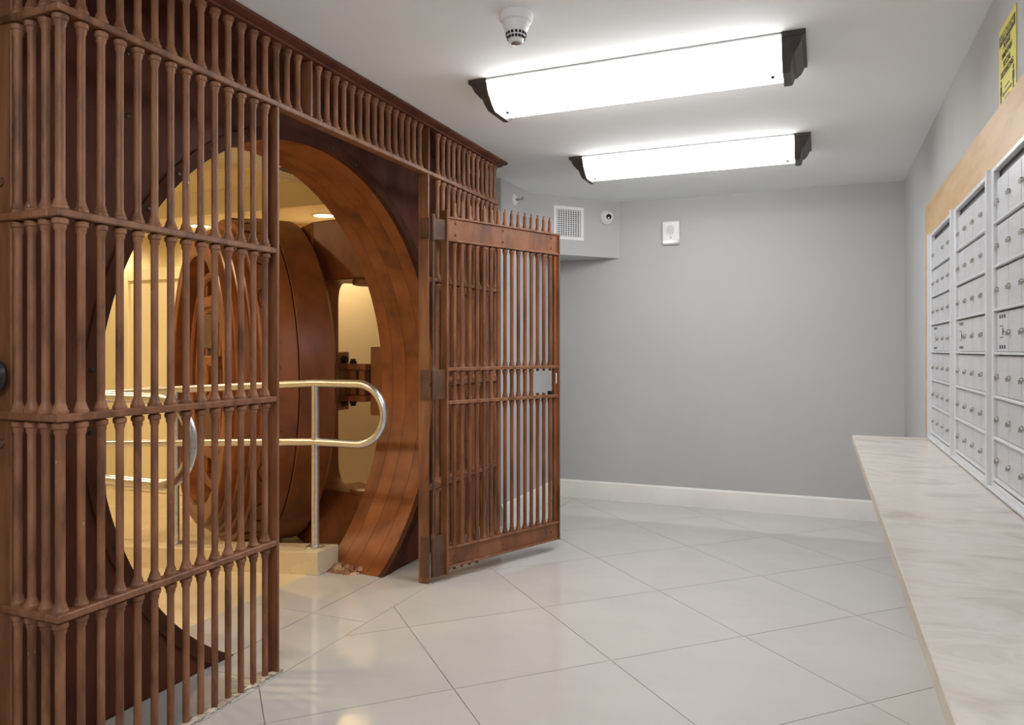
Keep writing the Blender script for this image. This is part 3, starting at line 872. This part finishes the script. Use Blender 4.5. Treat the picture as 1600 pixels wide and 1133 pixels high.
def fixture(y, label, group='wraparound fluorescent fixtures'):
    t = thing('fluorescent_fixture', label, 'ceiling light', (-0.702, y, CEIL - 0.001), 0, group)
    L2 = 0.575
    MB().prism(prof, lambda q: (-L2, q[0], q[1]), lambda q: (L2, q[0], q[1])).build('diffuser', M['diffuser'], t, smooth=50)
    MB().box(-L2, L2, -0.166, 0.166, -0.007, 0.0).build('pan', M['plastic'], t, smooth=0, bevel=0.002)
    for s_ in (-1, 1):
        steps = [(0.0, 0.084, 0.172), (-0.016, 0.084, 0.172), (-0.018, 0.074, 0.166), (-0.030, 0.070, 0.162), (-0.048, 0.062, 0.154), (-0.062, 0.050, 0.142),
                 (-0.066, 0.048, 0.138), (-0.068, 0.040, 0.134), (-0.090, 0.036, 0.112), (-0.108, 0.032, 0.085), (-0.112, 0.028, 0.075)]
        vs, fs = [], []
        for z, xo, hy in steps:
            for a, b in ((L2 - 0.004, -hy), (L2 + xo - 0.008, -hy), (L2 + xo - 0.008, hy), (L2 - 0.004, hy)):
                vs.append((s_ * a, b, z))
        for i in range(len(steps) - 1):
            for j in range(4):
                j2 = (j + 1) % 4
                fs.append((i * 4 + j, i * 4 + j2, i * 4 + 4 + j2, i * 4 + 4 + j))
        fs += [(0, 1, 2, 3), tuple(4 * (len(steps) - 1) + j for j in range(4))]
        MB().add(vs, fs).build('end_cap', M['bronze'], t, smooth=20)
        MB().lathe([(0.0, -0.010), (0.006, -0.008), (0.0085, -0.002), (0.0085, 0.002)], 14, Matrix.Translation((s_ * (L2 - 0.04), -0.028, -0.102))).build('thumb_screw', M['black'], t)
    return t


fixture(2.945, 'nearer long lit fluorescent ceiling fixture with stepped bronze ends')
fixture(4.275, 'farther long lit fluorescent ceiling fixture with stepped bronze ends')
for y in (0.2, -1.2):
    fixture(y, 'lit fluorescent ceiling fixture %s the viewpoint' % ('just above' if y > 0 else 'well behind'), 'fluorescent fixtures behind the viewpoint')

# ------------------------------------------------------------------ small devices
t = thing('smoke_detector', 'white smoke detector on the ceiling left of the nearer light fixture', 'smoke detector', (-0.94, 2.29, CEIL))
MB().lathe([(0.056, 0), (0.056, -0.018), (0.052, -0.026), (0.044, -0.029)][::-1], 36).build('base', M['plastic'], t)
MB().lathe([(0.0, -0.097), (0.022, -0.096), (0.025, -0.090), (0.026, -0.086), (0.038, -0.055), (0.043, -0.045), (0.044, -0.028)], 36).build('head', M['plastic'], t)
sl = MB().obox((0, 0, 0), (0.0015, 0, 0), (0, 0.0042, 0), (0.0, 0, 0.0042)).mesh('slot', M['dark'], 0)
for k in range(16):
    a = 2 * pi * k / 16
    for z, r in ((-0.080, 0.0288), (-0.068, 0.0334)):
        o = link('slot', sl, t, (r * cos(a), r * sin(a), z)); o.rotation_euler = (0, 0, a)
MB().lathe([(0.012, -0.100), (0.016, -0.099), (0.016, -0.095)], 20).build('tip', M['chrome'], t)

dirS = Vector((sB[0] - sA[0], sB[1] - sA[1], 0)).normalized()
SA = math.atan2(dirS.y, dirS.x)
def on_soffit(px, py):
    """point on the soffit face for a photo pixel (worked out once, in metres)"""
    c_, s_ = cos(radians(22.63)), sin(radians(22.63))
    X = (px - 800) / 1160.0; Zu = -(py - 546.4) / 1160.0
    r = Vector((X * c_ - s_, X * s_ + c_, Zu)); n_ = Vector((dirS.y, -dirS.x, 0))
    k = n_.dot(Vector((sA[0], sA[1], 0)) ) / n_.dot(r)
    p = r * k
    return Vector((p.x, p.y, p.z + 1.15))
pv = on_soffit(888, 349)
t = thing('air_vent', 'white louvred air grille on the angled soffit above the gate', 'vent', pv, SA)
vw, vh = 0.127, 0.123
MB().box(-vw + 0.02, vw - 0.02, -0.003, 0.006, -vh + 0.02, vh - 0.02).build('backing', M['dark'], t, smooth=0)
for b in ((-vw, vw, vh - 0.025, vh), (-vw, vw, -vh, -vh + 0.025), (-vw, -vw + 0.025, -vh + 0.025, vh - 0.025), (vw - 0.025, vw, -vh + 0.025, vh - 0.025)):
    MB().box(b[0], b[1], -0.009, 0.006, b[2], b[3]).build('frame_member', M['plastic'], t, smooth=0, bevel=0.002)
lv = MB().box(-0.0034, 0.0034, -0.0075, -0.003, -vh + 0.024, vh - 0.024).mesh('louvre', M['plastic'], 0)
for k in range(10):
    link('louvre', lv, t, (-0.092 + 0.0204 * k, 0, 0))
lh = MB().box(-vw + 0.024, vw - 0.024, -0.0068, -0.003, -0.0026, 0.0026).mesh('cross_louvre', M['plastic'], 0)
for k in range(13):
    link('cross_louvre', lh, t, (0, 0, -0.090 + 0.015 * k))

pc = on_soffit(947, 340)
t = thing('security_camera', 'white dome security camera on the soffit beside the air grille', 'camera', pc, SA)
RX = Matrix.Rotation(pi / 2, 4, 'X')
MB().lathe([(0.052, -0.004), (0.055, 0.004), (0.055, 0.012), (0.048, 0.022)], 32, RX).build('base', M['plastic'], t)
MB().lathe([(0.046, 0.018), (0.045, 0.03), (0.040, 0.043), (0.030, 0.054), (0.012, 0.061), (0.0, 0.062)], 32, RX).build('dome', M['plastic'], t)
MB().lathe([(0.020, 0.0), (0.020, 0.010), (0.016, 0.014), (0.0, 0.015)], 24, Matrix.Translation((-0.012, -0.052, -0.004)) @ Matrix.Rotation(radians(-14), 4, 'Z') @ RX).build('lens', M['lens'], t)

t = thing('alarm_speaker', 'white square alarm speaker on the grey back wall', 'speaker', (-1.024, YB, 2.01))
MB().box(-0.063, 0.063, -0.032, 0, -0.085, 0.085).build('housing', M['plastic'], t, bevel=0.006)
MB().lathe([(0.043, 0.032), (0.043, 0.0345), (0.039, 0.036), (0.0, 0.0365)], 32, Matrix.Translation((0, 0, 0.022)) @ RX, cap=True).build('speaker_grille', M['plastic'], t)
sl2 = MB().box(-0.028, 0.028, -0.0372, -0.0362, -0.0013, 0.0013).mesh('grille_slot', flat_mat('grille_grey', srgb(178, 178, 180), 0.6), 0)
for k in range(9):
    o = link('grille_slot', sl2, t, (0, 0, 0.022 - 0.028 + 0.007 * k))
    o.scale = (math.sqrt(max(0.1, 1 - ((k - 4) / 5.0) ** 2)), 1, 1)
MB().box(-0.06, 0.06, -0.040, -0.030, -0.080, -0.052).build('strobe_bar', M['alu_frame'], t, bevel=0.003)
MB().box(0.024, 0.056, -0.046, -0.038, -0.077, -0.055).build('strobe_lens', M['plastic'], t, bevel=0.003)
MB().lathe([(0.004, 0), (0.004, 0.003)], 10, Matrix.Translation((0, -0.032, -0.035)) @ RX).build('indicator', M['dark'], t)

t = thing('fire_sprinkler', 'small sidewall fire sprinkler with round white plate high on left wall', 'sprinkler', (XL, 4.66, 2.168))
RY = Matrix.Rotation(pi / 2, 4, 'Y')
MB().lathe([(0.036, 0), (0.036, 0.003), (0.028, 0.010), (0.014, 0.011)], 28, RY).build('escutcheon', M['plastic'], t)
MB().lathe([(0.009, 0.0), (0.009, 0.032), (0.005, 0.034), (0.004, 0.06)], 14, RY).build('nozzle', M['chrome'], t)
MB().box(0.058, 0.062, -0.014, 0.014, -0.003, 0.014).build('deflector', M['chrome'], t, smooth=0)
